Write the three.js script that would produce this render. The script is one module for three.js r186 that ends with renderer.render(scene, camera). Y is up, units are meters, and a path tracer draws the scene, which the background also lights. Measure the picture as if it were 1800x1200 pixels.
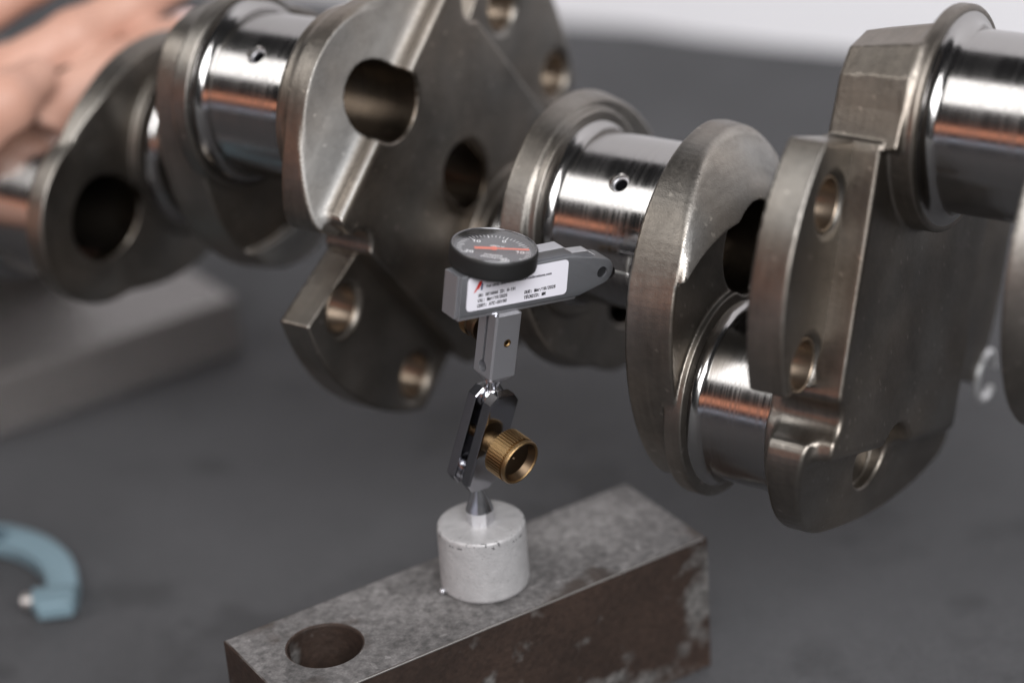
import * as THREE from 'three';
import { mergeGeometries, mergeVertices, toCreasedNormals } from 'three/addons/utils/BufferGeometryUtils.js';
import { RoundedBoxGeometry } from 'three/addons/geometries/RoundedBoxGeometry.js';
import { RectAreaLightUniformsLib } from 'three/addons/lights/RectAreaLightUniformsLib.js';
import { Brush, Evaluator, SUBTRACTION } from 'three-bvh-csg';

// ------------------------------------------------------------------ camera, room light, exposure
const scene = new THREE.Scene();
const camera = new THREE.PerspectiveCamera(18.03, 1.5, 0.05, 20);
camera.position.set(0, 0.445, 0.65);
camera.rotation.order = 'YXZ';
camera.rotation.set(-0.4536, 0, -0.0722);
camera.focus = 0.689;
camera.userData.fStop = 3.2;
scene.add(camera);

const renderer = new THREE.WebGLRenderer({ antialias: true });
renderer.toneMapping = THREE.LinearToneMapping;
renderer.toneMappingExposure = 1.45;
renderer.shadowMap.enabled = true;
RectAreaLightUniformsLib.init();
scene.background = new THREE.Color().setRGB(0.018, 0.018, 0.019);      // the dim rest of the workshop

const V = (x, y, z) => new THREE.Vector3(x, y, z);
const lin = (r, g, b) => new THREE.Color().setRGB(r, g, b);
function tag(o, label, category, kind) {
  o.userData.label = label;
  if (category) o.userData.category = category;
  if (kind) o.userData.kind = kind;
  return o;
}
// a lamp: a shallow housing with a diffuser, and the area light just in front of it
function lamp(name, label, at, to, w, h, color, radiance) {
  const g = new THREE.Group(); g.name = name; scene.add(g);
  g.position.copy(at); g.up.set(0, 1, 0); g.lookAt(to);
  const mat = new THREE.MeshStandardMaterial({ color: 0x222222, roughness: 0.6 });
  const house = new THREE.Mesh(new RoundedBoxGeometry(w + 0.03, h + 0.03, 0.04, 2, 0.006), mat); house.name = 'lamp_housing'; house.position.z = -0.023; g.add(house);
  const glow = new THREE.Mesh(new THREE.PlaneGeometry(w, h), new THREE.MeshStandardMaterial({ color: 0x111111, emissive: color, emissiveIntensity: radiance * 0.06 })); glow.name = 'lamp_diffuser'; glow.position.z = 0.001; g.add(glow);
  const l = new THREE.RectAreaLight(color, radiance, w, h); l.name = 'lamp_glow'; l.position.z = 0.006; l.rotation.y = Math.PI; g.add(l);
  tag(g, label, 'lamp');
  return g;
}
const AX = V(0.8199, 0, 0.5725).normalize(), AN = V(-0.5725, 0, 0.8199).normalize(), CO = V(0.03829, 0.15568, -0.03443);
const around = (ang, dist, axial) => CO.clone().addScaledVector(V(0, 1, 0), Math.cos(ang) * dist).addScaledVector(AN, Math.sin(ang) * dist).addScaledVector(AX, axial);
const RAD = Math.PI / 180;
lamp('panel_lamp', 'long white ceiling panel lamp high on the left of the bench', around(34 * RAD, 2.4, -1.40), around(0, 0, -1.40), 1.9, 1.37, lin(1, 0.985, 0.975), 2.3);
lamp('added_amber_strip', 'added narrow amber light strip low on the left, for the orange bands on the journals', around(78 * RAD, 1.0, -0.5), around(0, 0, -0.5), 1.5, 0.13, lin(1, 0.42, 0.26), 0.85);  // unseen source added to mirror an orange band in the journals
lamp('added_cool_strip', 'added narrow cool white light strip just above the bench on the left, for the bluish bands on the journals', around(91 * RAD, 1.05, -0.5), around(0, 0, -0.5), 1.6, 0.06, lin(0.75, 0.82, 1), 0.6);  // added unseen source for the thin bluish band mirrored in the journals
lamp('window_lamp', 'wide white panel lamp high behind the camera', V(0.42, 1.45, 1.65), V(0.12, 0.1, -0.25), 1.8, 1.2, lin(0.985, 0.985, 1), 6.6);

// ------------------------------------------------------------------ noise and textures
function rng(seed) { let s = seed | 0; return () => { s = (s + 0x6d2b79f5) | 0; let t = Math.imul(s ^ (s >>> 15), 1 | s); t = (t + Math.imul(t ^ (t >>> 7), 61 | t)) ^ t; return ((t ^ (t >>> 14)) >>> 0) / 4294967296; }; }
const H3 = (x, y, z) => { let h = Math.imul(x, 374761393) ^ Math.imul(y, 668265263) ^ Math.imul(z, 2147483647 - 5); h = Math.imul(h ^ (h >>> 13), 1274126177); return ((h ^ (h >>> 16)) >>> 0) / 4294967296; };
function noise3(x, y, z) {
  const i = Math.floor(x), j = Math.floor(y), k = Math.floor(z), s = (t) => t * t * (3 - 2 * t), u = s(x - i), v = s(y - j), w = s(z - k), L = (a, b, t) => a + (b - a) * t;
  return L(L(L(H3(i, j, k), H3(i + 1, j, k), u), L(H3(i, j + 1, k), H3(i + 1, j + 1, k), u), v), L(L(H3(i, j, k + 1), H3(i + 1, j, k + 1), u), L(H3(i, j + 1, k + 1), H3(i + 1, j + 1, k + 1), u), v), w);
}
const fbm3 = (x, y, z, n = 4) => { let s = 0, a = 0.5, t = 0; for (let i = 0; i < n; i++) { s += a * noise3(x, y, z); t += a; x *= 2.03; y *= 2.03; z *= 2.03; a *= 0.5; } return s / t; };
function tileNoise(u, v, f, seed) {                                   // periodic in 0..1
  const x = u * f, y = v * f, i = Math.floor(x), j = Math.floor(y), s = (t) => t * t * (3 - 2 * t), a = s(x - i), b = s(y - j), m = (n) => ((n % f) + f) % f;
  const h = (p, q) => H3(m(p), m(q), seed);
  return (h(i, j) * (1 - a) + h(i + 1, j) * a) * (1 - b) + (h(i, j + 1) * (1 - a) + h(i + 1, j + 1) * a) * b;
}
const tileFbm = (u, v, f, seed, n = 4) => { let s = 0, a = 0.5, t = 0; for (let i = 0; i < n; i++) { s += a * tileNoise(u, v, f, seed + i); t += a; f *= 2; a *= 0.5; } return s / t; };
function tex(w, h, fn, { srgb = false, size = 1, sizeV, clamp = false } = {}) {   // fn(u, v) -> [r, g, b] in 0..1; size: metres per repeat
  const d = new Uint8Array(w * h * 4);
  for (let y = 0; y < h; y++) for (let x = 0; x < w; x++) {
    const c = fn((x + 0.5) / w, (y + 0.5) / h), o = (y * w + x) * 4;
    for (let k = 0; k < 3; k++) { let q = Math.min(1, Math.max(0, c[k])); if (srgb) q = q <= 0.0031308 ? q * 12.92 : 1.055 * Math.pow(q, 1 / 2.4) - 0.055; d[o + k] = Math.round(q * 255); }
    d[o + 3] = 255;
  }
  const t = new THREE.DataTexture(d, w, h, THREE.RGBAFormat);
  t.wrapS = t.wrapT = clamp ? THREE.ClampToEdgeWrapping : THREE.RepeatWrapping; t.magFilter = THREE.LinearFilter; t.minFilter = THREE.LinearFilter;
  if (srgb) t.colorSpace = THREE.SRGBColorSpace;
  t.repeat.set(1 / size, 1 / (sizeV ?? size)); t.needsUpdate = true;
  return t;
}
const g1 = (v) => [v, v, v];
const T_grain = tex(512, 512, (u, v) => g1(0.55 * tileFbm(u, v, 24, 3, 4) + 0.45 * tileNoise(u, v, 200, 9)), { size: 0.05 });
const T_rough = tex(512, 512, (u, v) => { const m = tileFbm(u, v, 6, 21, 5), s = tileNoise(u, v, 160, 4); return [1, 0.72 + 0.36 * (m - 0.5) + 0.14 * s, 1]; }, { size: 0.09 });
// turned steel: fine rings across u (the shaft's length) with faint long streaks
const T_turned = tex(1024, 64, (u, v) => g1(0.5 * tileNoise(u, 0, 256, 5) + 0.3 * tileNoise(u, 0, 64, 6) + 0.2 * tileNoise(u, v, 32, 7)), { size: 0.045, sizeV: 0.5 });
const T_turnedRough = tex(1024, 128, (u, v) => { const r = 0.6 * tileNoise(u, 0, 128, 15) + 0.4 * tileFbm(u, v, 8, 16, 4); return [1, 0.35 + 0.8 * r, 1]; }, { size: 0.045, sizeV: 0.12 });

// ------------------------------------------------------------------ materials
const std = (o) => new THREE.MeshStandardMaterial(o);
const phys = (o) => new THREE.MeshPhysicalMaterial(o);
const M = {
  machined: std({ color: lin(1, 1, 1), vertexColors: true, metalness: 1, roughness: 0.49, roughnessMap: T_rough, bumpMap: T_grain, bumpScale: 0.00006 }),
  forged: std({ color: lin(1, 1, 1), vertexColors: true, metalness: 0.85, roughness: 0.72, roughnessMap: T_rough, bumpMap: T_grain, bumpScale: 0.00014 }),
  journal: std({ color: lin(0.39, 0.378, 0.368), metalness: 1, roughness: 0.25, roughnessMap: T_turnedRough, bumpMap: T_turned, bumpScale: 0.000005 }),
  fillet: std({ color: lin(0.36, 0.34, 0.32), metalness: 1, roughness: 0.26 }),
  bore: std({ color: lin(0.055, 0.046, 0.038), metalness: 1, roughness: 0.45 }),  // steel darkened to carry the shade inside the bores
  bushing: std({ color: lin(0.27, 0.215, 0.165), metalness: 1, roughness: 0.38 }),
  satin: std({ color: lin(0.60, 0.60, 0.63), metalness: 0.9, roughness: 0.33, bumpMap: T_grain, bumpScale: 0.00002 }),
  chrome: std({ color: lin(0.74, 0.74, 0.76), metalness: 1, roughness: 0.2 }),
  darkChrome: std({ color: lin(0.36, 0.36, 0.385), metalness: 1, roughness: 0.14 }),
  brass: std({ color: lin(0.31, 0.205, 0.1), metalness: 1, roughness: 0.33, bumpMap: T_grain, bumpScale: 0.00004 }),
  brassDark: std({ color: lin(0.1, 0.07, 0.045), metalness: 1, roughness: 0.4 }),
  bezel: std({ color: lin(0.006, 0.006, 0.006), roughness: 0.55 }),
  black: std({ color: lin(0.006, 0.006, 0.007), metalness: 1, roughness: 0.7 }),
  dark: std({ color: lin(0.012, 0.012, 0.013), roughness: 0.5 }),
};

// ------------------------------------------------------------------ mesh helpers
function part(name, geo, mat, parent) { const m = new THREE.Mesh(geo, mat); m.name = name; parent.add(m); return m; }
// uv in metres from the dominant direction of each face
function boxUV(geo) {
  const g = geo.index ? geo.toNonIndexed() : geo, p = g.attributes.position, uv = new Float32Array(p.count * 2), a = V(), b = V(), c = V(), n = V();
  for (let i = 0; i < p.count; i += 3) {
    a.fromBufferAttribute(p, i); b.fromBufferAttribute(p, i + 1); c.fromBufferAttribute(p, i + 2);
    n.subVectors(b, a).cross(c.clone().sub(a)); const x = Math.abs(n.x), y = Math.abs(n.y), z = Math.abs(n.z);
    [a, b, c].forEach((q, k) => { const o = (i + k) * 2; if (x >= y && x >= z) { uv[o] = q.z; uv[o + 1] = q.y; } else if (y >= z) { uv[o] = q.x; uv[o + 1] = q.z; } else { uv[o] = q.x; uv[o + 1] = q.y; } });
  }
  g.setAttribute('uv', new THREE.BufferAttribute(uv, 2));
  return g;
}
// a solid of revolution about x: points [x, r]
function latheX(pts, seg = 96) {
  const g = new THREE.LatheGeometry(pts.map(([x, r]) => new THREE.Vector2(Math.max(r, 1e-5), x)), seg);
  const uv = g.attributes.uv, p = g.attributes.position;
  for (let i = 0; i < uv.count; i++) uv.setXY(i, p.getY(i), uv.getX(i) * 0.18);
  g.rotateZ(-Math.PI / 2);
  return g;
}
const latheY = (pts, seg = 64) => new THREE.LatheGeometry(pts.map(([r, y]) => new THREE.Vector2(Math.max(r, 1e-5), y)), seg);
const creased = (g, deg = 35) => toCreasedNormals(g.index ? g.toNonIndexed() : g, deg * RAD);
// naive surface nets of f < 0 in a box; color(p, n) -> [r, g, b], second(p, n) picks material 1
function nets(f, lo, hi, cell, color, second, noUV) {
  const n = [0, 1, 2].map((k) => Math.ceil((hi[k] - lo[k]) / cell) + 1), [nx, ny, nz] = n, val = new Float32Array(nx * ny * nz), at = (i, j, k) => (k * ny + j) * nx + i;
  for (let k = 0; k < nz; k++) for (let j = 0; j < ny; j++) for (let i = 0; i < nx; i++) val[at(i, j, k)] = f(lo[0] + i * cell, lo[1] + j * cell, lo[2] + k * cell);
  const id = new Int32Array(nx * ny * nz).fill(-1), pos = [];
  const C = [[0, 0, 0], [1, 0, 0], [0, 1, 0], [1, 1, 0], [0, 0, 1], [1, 0, 1], [0, 1, 1], [1, 1, 1]], E = [[0, 1], [2, 3], [4, 5], [6, 7], [0, 2], [1, 3], [4, 6], [5, 7], [0, 4], [1, 5], [2, 6], [3, 7]];
  const e = cell * 0.2, grad = (x, y, z) => { const a = [f(x + e, y, z) - f(x - e, y, z), f(x, y + e, z) - f(x, y - e, z), f(x, y, z + e) - f(x, y, z - e)], l = Math.hypot(...a) || 1; return [a[0] / l, a[1] / l, a[2] / l, l / (2 * e)]; };
  for (let k = 0; k < nz - 1; k++) for (let j = 0; j < ny - 1; j++) for (let i = 0; i < nx - 1; i++) {
    const v = C.map((c) => val[at(i + c[0], j + c[1], k + c[2])]); let m = 0; v.forEach((q, b) => { if (q < 0) m |= 1 << b; });
    if (m === 0 || m === 255) continue;
    let x = 0, y = 0, z = 0, c = 0;
    for (const [p, q] of E) if ((v[p] < 0) !== (v[q] < 0)) { const t = v[p] / (v[p] - v[q]); x += C[p][0] + t * (C[q][0] - C[p][0]); y += C[p][1] + t * (C[q][1] - C[p][1]); z += C[p][2] + t * (C[q][2] - C[p][2]); c++; }
    let P = [lo[0] + (i + x / c) * cell, lo[1] + (j + y / c) * cell, lo[2] + (k + z / c) * cell];
    for (let r = 0; r < 2; r++) { const g = grad(...P), d = Math.max(-cell * 0.4, Math.min(cell * 0.4, f(...P) / Math.max(0.5, g[3]))); P = P.map((q, w) => q - g[w] * d * 0.9); }
    id[at(i, j, k)] = pos.length / 3; pos.push(...P);
  }
  const tri = [];
  const quad = (a, b, c, d, flip) => { if (a < 0 || b < 0 || c < 0 || d < 0) return; if (flip) tri.push(a, c, b, a, d, c); else tri.push(a, b, c, a, c, d); };
  for (let k = 1; k < nz - 1; k++) for (let j = 1; j < ny - 1; j++) for (let i = 1; i < nx - 1; i++) {
    const s = val[at(i, j, k)] < 0;
    if (s !== (val[at(i + 1, j, k)] < 0)) quad(id[at(i, j - 1, k - 1)], id[at(i, j, k - 1)], id[at(i, j, k)], id[at(i, j - 1, k)], !s);
    if (s !== (val[at(i, j + 1, k)] < 0)) quad(id[at(i - 1, j, k - 1)], id[at(i - 1, j, k)], id[at(i, j, k)], id[at(i, j, k - 1)], !s);
    if (s !== (val[at(i, j, k + 1)] < 0)) quad(id[at(i - 1, j - 1, k)], id[at(i, j - 1, k)], id[at(i, j, k)], id[at(i - 1, j, k)], !s);
  }
  const nv = pos.length / 3, nor = new Float32Array(nv * 3), col = new Float32Array(nv * 3), flag = new Uint8Array(nv);
  for (let i = 0; i < nv; i++) { const P = [pos[i * 3], pos[i * 3 + 1], pos[i * 3 + 2]], g = grad(...P).slice(0, 3); nor.set(g, i * 3); if (color) col.set(color(P, g), i * 3); if (second) flag[i] = second(P, g) ? 1 : 0; }
  // vertices are doubled where the uv projection changes
  const key = new Map(), P2 = [], N2 = [], C2 = [], U2 = [], idx = [[], []];
  for (let t = 0; t < tri.length; t += 3) {
    const [a, b, c] = [tri[t], tri[t + 1], tri[t + 2]], q = (v, w) => Math.abs(nor[a * 3 + w] + nor[b * 3 + w] + nor[c * 3 + w]) , X = q(0, 0), Y = q(0, 1), Z = q(0, 2), ax = X >= Y && X >= Z ? 0 : Y >= Z ? 1 : 2;
    const list = idx[flag[a] + flag[b] + flag[c] >= 2 ? 1 : 0];
    for (const v of [a, b, c]) {
      const h = v * 3 + ax; let w = key.get(h);
      if (w === undefined) { w = P2.length / 3; key.set(h, w); P2.push(pos[v * 3], pos[v * 3 + 1], pos[v * 3 + 2]); N2.push(nor[v * 3], nor[v * 3 + 1], nor[v * 3 + 2]); C2.push(col[v * 3], col[v * 3 + 1], col[v * 3 + 2]); const p = [pos[v * 3], pos[v * 3 + 1], pos[v * 3 + 2]]; U2.push(ax === 0 ? p[2] : p[0], ax === 1 ? p[2] : p[1]); }
      list.push(w);
    }
  }
  const g = new THREE.BufferGeometry();
  g.setAttribute('position', new THREE.Float32BufferAttribute(P2, 3)); g.setAttribute('normal', new THREE.Float32BufferAttribute(N2, 3));
  if (!noUV) g.setAttribute('uv', new THREE.Float32BufferAttribute(U2, 2));
  if (color) g.setAttribute('color', new THREE.Float32BufferAttribute(C2, 3));
  g.setIndex([...idx[0].length < 1e5 ? idx[0] : idx[0], ]);
  const all = new Uint32Array(idx[0].length + idx[1].length); all.set(idx[0]); all.set(idx[1], idx[0].length);
  g.setIndex(new THREE.BufferAttribute(all, 1));
  if (second) { g.addGroup(0, idx[0].length, 0); g.addGroup(idx[0].length, idx[1].length, 1); }
  return g;
}
// distance fields
const smin = (a, b, k) => { const h = Math.max(k - Math.abs(a - b), 0) / k; return Math.min(a, b) - h * h * k * 0.25; };
const smax = (a, b, k) => -smin(-a, -b, k);
function poly(P) {
  const n = P.length;
  return (x, y) => {
    let d = (x - P[0][0]) ** 2 + (y - P[0][1]) ** 2, s = 1;
    for (let i = 0, j = n - 1; i < n; j = i, i++) {
      const ex = P[j][0] - P[i][0], ey = P[j][1] - P[i][1], wx = x - P[i][0], wy = y - P[i][1], t = Math.max(0, Math.min(1, (wx * ex + wy * ey) / (ex * ex + ey * ey))), bx = wx - ex * t, by = wy - ey * t;
      d = Math.min(d, bx * bx + by * by);
      const c1 = y >= P[i][1], c2 = y < P[j][1], c3 = ex * wy > ey * wx;
      if ((c1 && c2 && c3) || (!c1 && !c2 && !c3)) s = -s;
    }
    return s * Math.sqrt(d);
  };
}
const slab = (d2, x, x0, x1, r) => { const a = d2 + r, b = Math.abs(x - (x0 + x1) / 2) - (x1 - x0) / 2 + r; return Math.min(Math.max(a, b), 0) + Math.hypot(Math.max(a, 0), Math.max(b, 0)) - r; };
const mirror = (half) => [...half, ...half.slice().reverse().filter(([, e]) => Math.abs(e) > 1e-6).map(([d, e]) => [d, -e])];
function smooth(P, n = 2) { for (let k = 0; k < n; k++) { const Q = []; for (let i = 0; i < P.length; i++) { const a = P[i], b = P[(i + 1) % P.length]; Q.push([a[0] * 0.75 + b[0] * 0.25, a[1] * 0.75 + b[1] * 0.25], [a[0] * 0.25 + b[0] * 0.75, a[1] * 0.25 + b[1] * 0.75]); } P = Q; } return P; }

// ------------------------------------------------------------------ the setting: bench mat and the white wall behind it
const wallDir = V(0.865, 0, 0.502).normalize(), wallAt = V(0.1435, 0, -0.6917);
{
  const T_mat = tex(1024, 1024, (u, v) => { const rib = 0.5 + 0.5 * Math.sin(u * 2 * Math.PI * 64) * Math.sin(v * 2 * Math.PI * 64); return g1(0.42 * rib + 0.4 * tileNoise(u, v, 256, 41) + 0.18 * tileFbm(u, v, 12, 42)); }, { size: 0.11 });
  const T_matCol = tex(2048, 2048, (u, v) => {
    const m = tileFbm(u, v, 5, 51, 5), sm = tileFbm(u, v, 14, 58, 4), q = tileNoise(u, v, 420, 52), weave = Math.sin(u * 2 * Math.PI * 230) * Math.sin(v * 2 * Math.PI * 230);
    const stain = Math.max(0, Math.min(1, (tileFbm(u, v, 11, 57, 4) - 0.63) * 7)) * 0.28, fleck = tileNoise(u, v, 150, 59) > 0.985 ? 1.5 : 1, spot = tileNoise(u, v, 46, 60) > 0.975 ? 0.6 : 1;
    const k = 0.066 * (1 + 0.2 * weave) * (0.72 + 0.4 * m + 0.16 * sm) * (0.86 + 0.28 * q) * (1 - stain) * fleck * spot; return [k, k * 1.0, k * 1.06];
  }, { size: 0.36, srgb: true });
  // a sheet whose far edge runs along the foot of the wall
  const s = new THREE.Shape(); const far = (t) => wallAt.clone().addScaledVector(wallDir, t);
  const A = far(-1.6), B = far(1.3);
  s.moveTo(A.x, -A.z);
  for (let i = 1; i <= 60; i++) { const t = -1.6 + 2.9 * i / 60, q = far(t), w = 0.003 * Math.sin(t * 23) + 0.002 * Math.sin(t * 51 + 1); s.lineTo(q.x - w * 0.5, -(q.z + w)); }
  s.lineTo(1.4, -1.2); s.lineTo(-1.5, -1.2);
  const g = new THREE.ExtrudeGeometry(s, { depth: 0.006, bevelEnabled: false }); g.rotateX(-Math.PI / 2); g.translate(0, -0.006, 0);
  const m = part('work_surface', boxUV(g), std({ map: T_matCol, bumpMap: T_mat, bumpScale: 0.0009, roughness: 0.70 }), scene);
  tag(m, 'dark grey ribbed rubber mat covering the workbench', null, 'structure');
  const bench = part('floor', new THREE.BoxGeometry(3.2, 0.04, 3), std({ color: lin(0.5, 0.5, 0.5), roughness: 0.7 }), scene); bench.position.set(0, -0.03, 0);
  tag(bench, 'pale bench top under the rubber mat', null, 'structure');
  const T_wall = tex(256, 256, (u, v) => g1(tileFbm(u, v, 24, 61, 4)), { size: 0.2 });
  const w = part('wall', new THREE.BoxGeometry(2.9, 1.5, 0.05), std({ color: lin(0.90, 0.89, 0.915), roughness: 0.85, bumpMap: T_wall, bumpScale: 0.0004 }), scene);
  const nrm = V(-wallDir.z, 0, wallDir.x); const c = far(-0.35).addScaledVector(nrm, -0.032); w.position.set(c.x, 0.7, c.z); w.rotation.y = -Math.atan2(wallDir.z, wallDir.x);
  tag(w, 'plain white wall behind the dark bench mat', null, 'structure');
}

// ------------------------------------------------------------------ the crankshaft. Local x runs along the shaft, y up, z to the near left
const crank = new THREE.Group(); crank.name = 'crankshaft'; scene.add(crank);
crank.position.copy(CO); crank.rotation.y = -Math.atan2(0.5725, 0.8199); crank.scale.setScalar(1.06);
tag(crank, 'large forged steel crankshaft with polished journals lying across the whole view', 'crankshaft');
const R_MAIN = 0.0280, R_ROD = 0.0274, THROW = 0.0476, PERIOD = 0.168;
const TH = { AF: 39.5 * RAD, CD: 159.5 * RAD, G: 105 * RAD };
// colours of the dark steel: brownish grey with soft stains and speckles
const steelColor = (base, seed, amp = 0.42) => (p) => {
  const m = fbm3(p[0] * 60 + seed, p[1] * 60, p[2] * 60, 4) - 0.5, f = noise3(p[0] * 900, p[1] * 900, p[2] * 900 + seed) - 0.5, st = noise3(p[0] * 1400 + seed, p[1] * 90, p[2] * 90) - 0.5;
  const sp = noise3(p[0] * 800 + 40, p[1] * 800 + seed, p[2] * 800) > 0.93 ? 0.7 : 0; const k = 1 + amp * m * 2 + 0.16 * f + 0.22 * st + sp, w = 0.16 * (fbm3(p[0] * 40, p[1] * 40 + seed, p[2] * 40, 3) - 0.5);
  return [base[0] * k * (1 + w), base[1] * k, base[2] * k * (1 - w)];
};
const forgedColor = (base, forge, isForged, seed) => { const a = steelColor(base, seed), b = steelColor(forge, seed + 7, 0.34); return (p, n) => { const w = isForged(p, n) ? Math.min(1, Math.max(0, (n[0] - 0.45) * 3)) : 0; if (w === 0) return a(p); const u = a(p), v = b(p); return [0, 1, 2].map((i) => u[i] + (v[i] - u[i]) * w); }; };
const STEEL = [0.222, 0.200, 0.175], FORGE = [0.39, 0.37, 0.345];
const shadeBore = (col, test) => (p, n) => { const c = col(p, n), k = test(p) ? 0.3 : 1; return [c[0] * k * (k < 1 ? 1.15 : 1), c[1] * k, c[2] * k * (k < 1 ? 0.85 : 1)]; };  // paints the shade of the holes into the colour of their walls
const CELL = 0.00095;

function makeCheek(seed, c) {
  const t = 0.0195, pm = c.plate[0], pp = c.plate[1];                   // half-widths towards -e and +e
  const plate2 = poly([[0.062, -pm], [0.062, pp], [-0.036, pp], ...c.tail.map(([d, e]) => [d, e]), [-0.0765, 0], ...c.tail.slice().reverse().map(([d, e]) => [d, -e]), [-0.036, -pm]].reverse());
  const hub2 = poly(smooth(c.hub.slice().reverse(), 2));
  const f = (x, d, e) => {
    let a = slab(plate2(d, e) - (c.rise ? 0 : x * 0.30 * Math.min(1, Math.max(0, (-d - 0.04) * 80))), x, -t, 0, 0.0011);
    if (c.rise) { a = Math.max(a, -d - 0.0385); a = smin(a, slab(Math.max(plate2(d, e) - (x - c.rise) * 0.20, d + 0.0370), x, -t, c.rise, 0.0011), 0.0015); }
    a = smax(a, (d - c.wall + 0.2 * x) / 1.02, 0.0030);
    let b = slab(hub2(d, e), x, -t - 0.0005, -0.0035, 0.0015);
    b = smax(b, (x + 0.0068 + c.slope * (d - 0.052)) / 1.05, 0.0015);
    a = smin(a, b, 0.003);
    a = smin(a, slab(Math.hypot(d + THROW, e) - (c.rise ? 0.0340 : 0.0328), x, c.rise && d < -0.0375 ? c.rise - 0.0015 : -0.004, c.collar, 0.001), 0.0016);
    a = smin(a, slab(Math.hypot(d - THROW, e) - 0.0335, x, -t - 0.0045, -0.012, 0.001), 0.0015);
    a = smax(a, 0.0062 - Math.hypot(d - c.notch[0], Math.min(0, -e - c.notch[1])), 0.002);
    a = smax(a, 0.0062 - Math.hypot(d - c.notch[2], Math.min(0, e - c.notch[3])), 0.002);
    a = smax(a, -smax(Math.hypot(d - c.bore[0], e - c.bore[1]) - c.bore[2], -c.bore[3] - x, 0.0005), 0.0014);
    if (c.centre) a = smax(a, -(Math.hypot(d - Math.max(-0.004, Math.min(0.004, d)), e + 0.005) - 0.0095), 0.0014);
    return a;
  };
  const isForged = (p, n) => c.forged && p[1] > 0.0505 && n[0] > 0.3 && p[0] < -0.0008;
  return nets(f, [-t - 0.008, -0.085, -0.066], [c.collar + 0.003, 0.092, 0.084], CELL, shadeBore(forgedColor(STEEL, FORGE, isForged, seed), (p) => c.centre && Math.hypot(p[1] - c.bore[0], p[2] - c.bore[1]) < c.bore[2] + 0.0004 || Math.hypot(p[1], p[2] + 0.005) < 0.0138 && c.centre), isForged);
}
function makeLug(side, pts, holes, seed, x0, x1) {
  const p2 = poly(pts);
  const f = (x, d, e) => {
    let a = slab(p2(d, e), x, x0, x1, 0.0009);
    for (const [hd, he] of holes) { const r = Math.hypot(d - hd, e - he); a = smax(a, -(r - 0.0083), 0.0006); a = smax(a, -(r - 0.0100 + Math.max(0, x1 - x) * 1.1), 0.0006); }
    return a;
  };
  const D = pts.map((p) => p[0]), E = pts.map((p) => p[1]);
  return nets(f, [x0 - 0.003, Math.min(...D) - 0.004, Math.min(...E) - 0.004], [x1 + 0.003, Math.max(...D) + 0.004, Math.max(...E) + 0.004], 0.001, steelColor(STEEL, seed));
}
const arc = (r, a0, a1, n) => Array.from({ length: n }, (_, i) => { const a = a0 + (a1 - a0) * i / (n - 1); return [r * Math.sin(a), r * Math.cos(a)]; });   // [d, e], angle from +e towards +d
const bushGeo = latheX([[-0.0118, 0.0072], [-0.0118, 0.0083], [-0.0016, 0.0083], [-0.0012, 0.0081], [-0.0012, 0.0076], [-0.0018, 0.0072], [-0.0118, 0.0072]], 48);
function addLug(root, side, dLo, dHi, eIn, r, holes, seed, tilt = 0.004) {
  const aHi = Math.asin(Math.min(0.9, (dHi + tilt) / r)), aLo = Math.asin(dLo / r);
  let pts = [[dHi - tilt, eIn - 0.006], ...arc(r, aHi, aLo, 48), [dLo - 0.001, eIn - 0.006]];
  if (side < 0) pts = pts.map(([d, e]) => [d, -e]); else pts = pts.slice().reverse();
  const hs = holes.map(([d, e]) => [d, e * side]);
  const lug = part('counterweight_lug', makeLug(side, pts, hs, seed, -0.0205, -0.0085), M.machined, root);
  if (seed !== 4) for (const [d, e] of hs) { const b = part('bushing', bushGeo, M.bushing, lug); b.position.set(-0.0085, d, e); }
  return lug;
}
function addCheek(s, th, seed, shape, lugs) {
  const root = new THREE.Group(); root.name = 'counterweight_cheek'; crank.add(root); root.position.x = s; root.rotation.x = th;
  part('cheek_plate', makeCheek(seed, shape), [M.machined, M.forged], root);
  for (const l of lugs) addLug(root, ...l);
  return root;
}
// the parts of a thing go no deeper than a sub-part: the cheeks' pieces are attached to the shaft itself
function flatten(group) { for (const c of [...group.children]) { c.position.applyEuler(group.rotation).add(group.position); c.rotation.copy(group.rotation); crank.add(c); } crank.remove(group); }
const TAIL = [[-0.048, 0.035], [-0.058, 0.034], [-0.068, 0.029], [-0.0745, 0.017]];
flatten(addCheek(-0.0610, TH.AF, 11, {
  plate: [0.0485, 0.0420], tail: [[-0.048, 0.044], [-0.058, 0.036], [-0.070, 0.022]], slope: 0.30, collar: 0.0045, centre: true, forged: true, wall: 0.0512, bore: [0.0522, -0.002, 0.0127, 1], notch: [0.0365, 0.0520, 0.0362, 0.0435],
  hub: [[0.030, -0.034], [0.030, 0.034], [0.043, 0.043], [0.051, 0.047], [0.060, 0.041], [0.071, 0.027], [0.0785, 0.012], [0.0812, 0.003], [0.0812, -0.006], [0.0765, -0.019], [0.066, -0.034], [0.055, -0.045], [0.043, -0.045]],
}, [[1, -0.047, 0.0290, 0.040, 0.0795, [[0.0195, 0.0588], [-0.034, 0.0575]], 1], [-1, -0.050, 0.026, 0.046, 0.0895, [[0.0090, 0.0667], [-0.0375, 0.0687]], 2]]));
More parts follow.
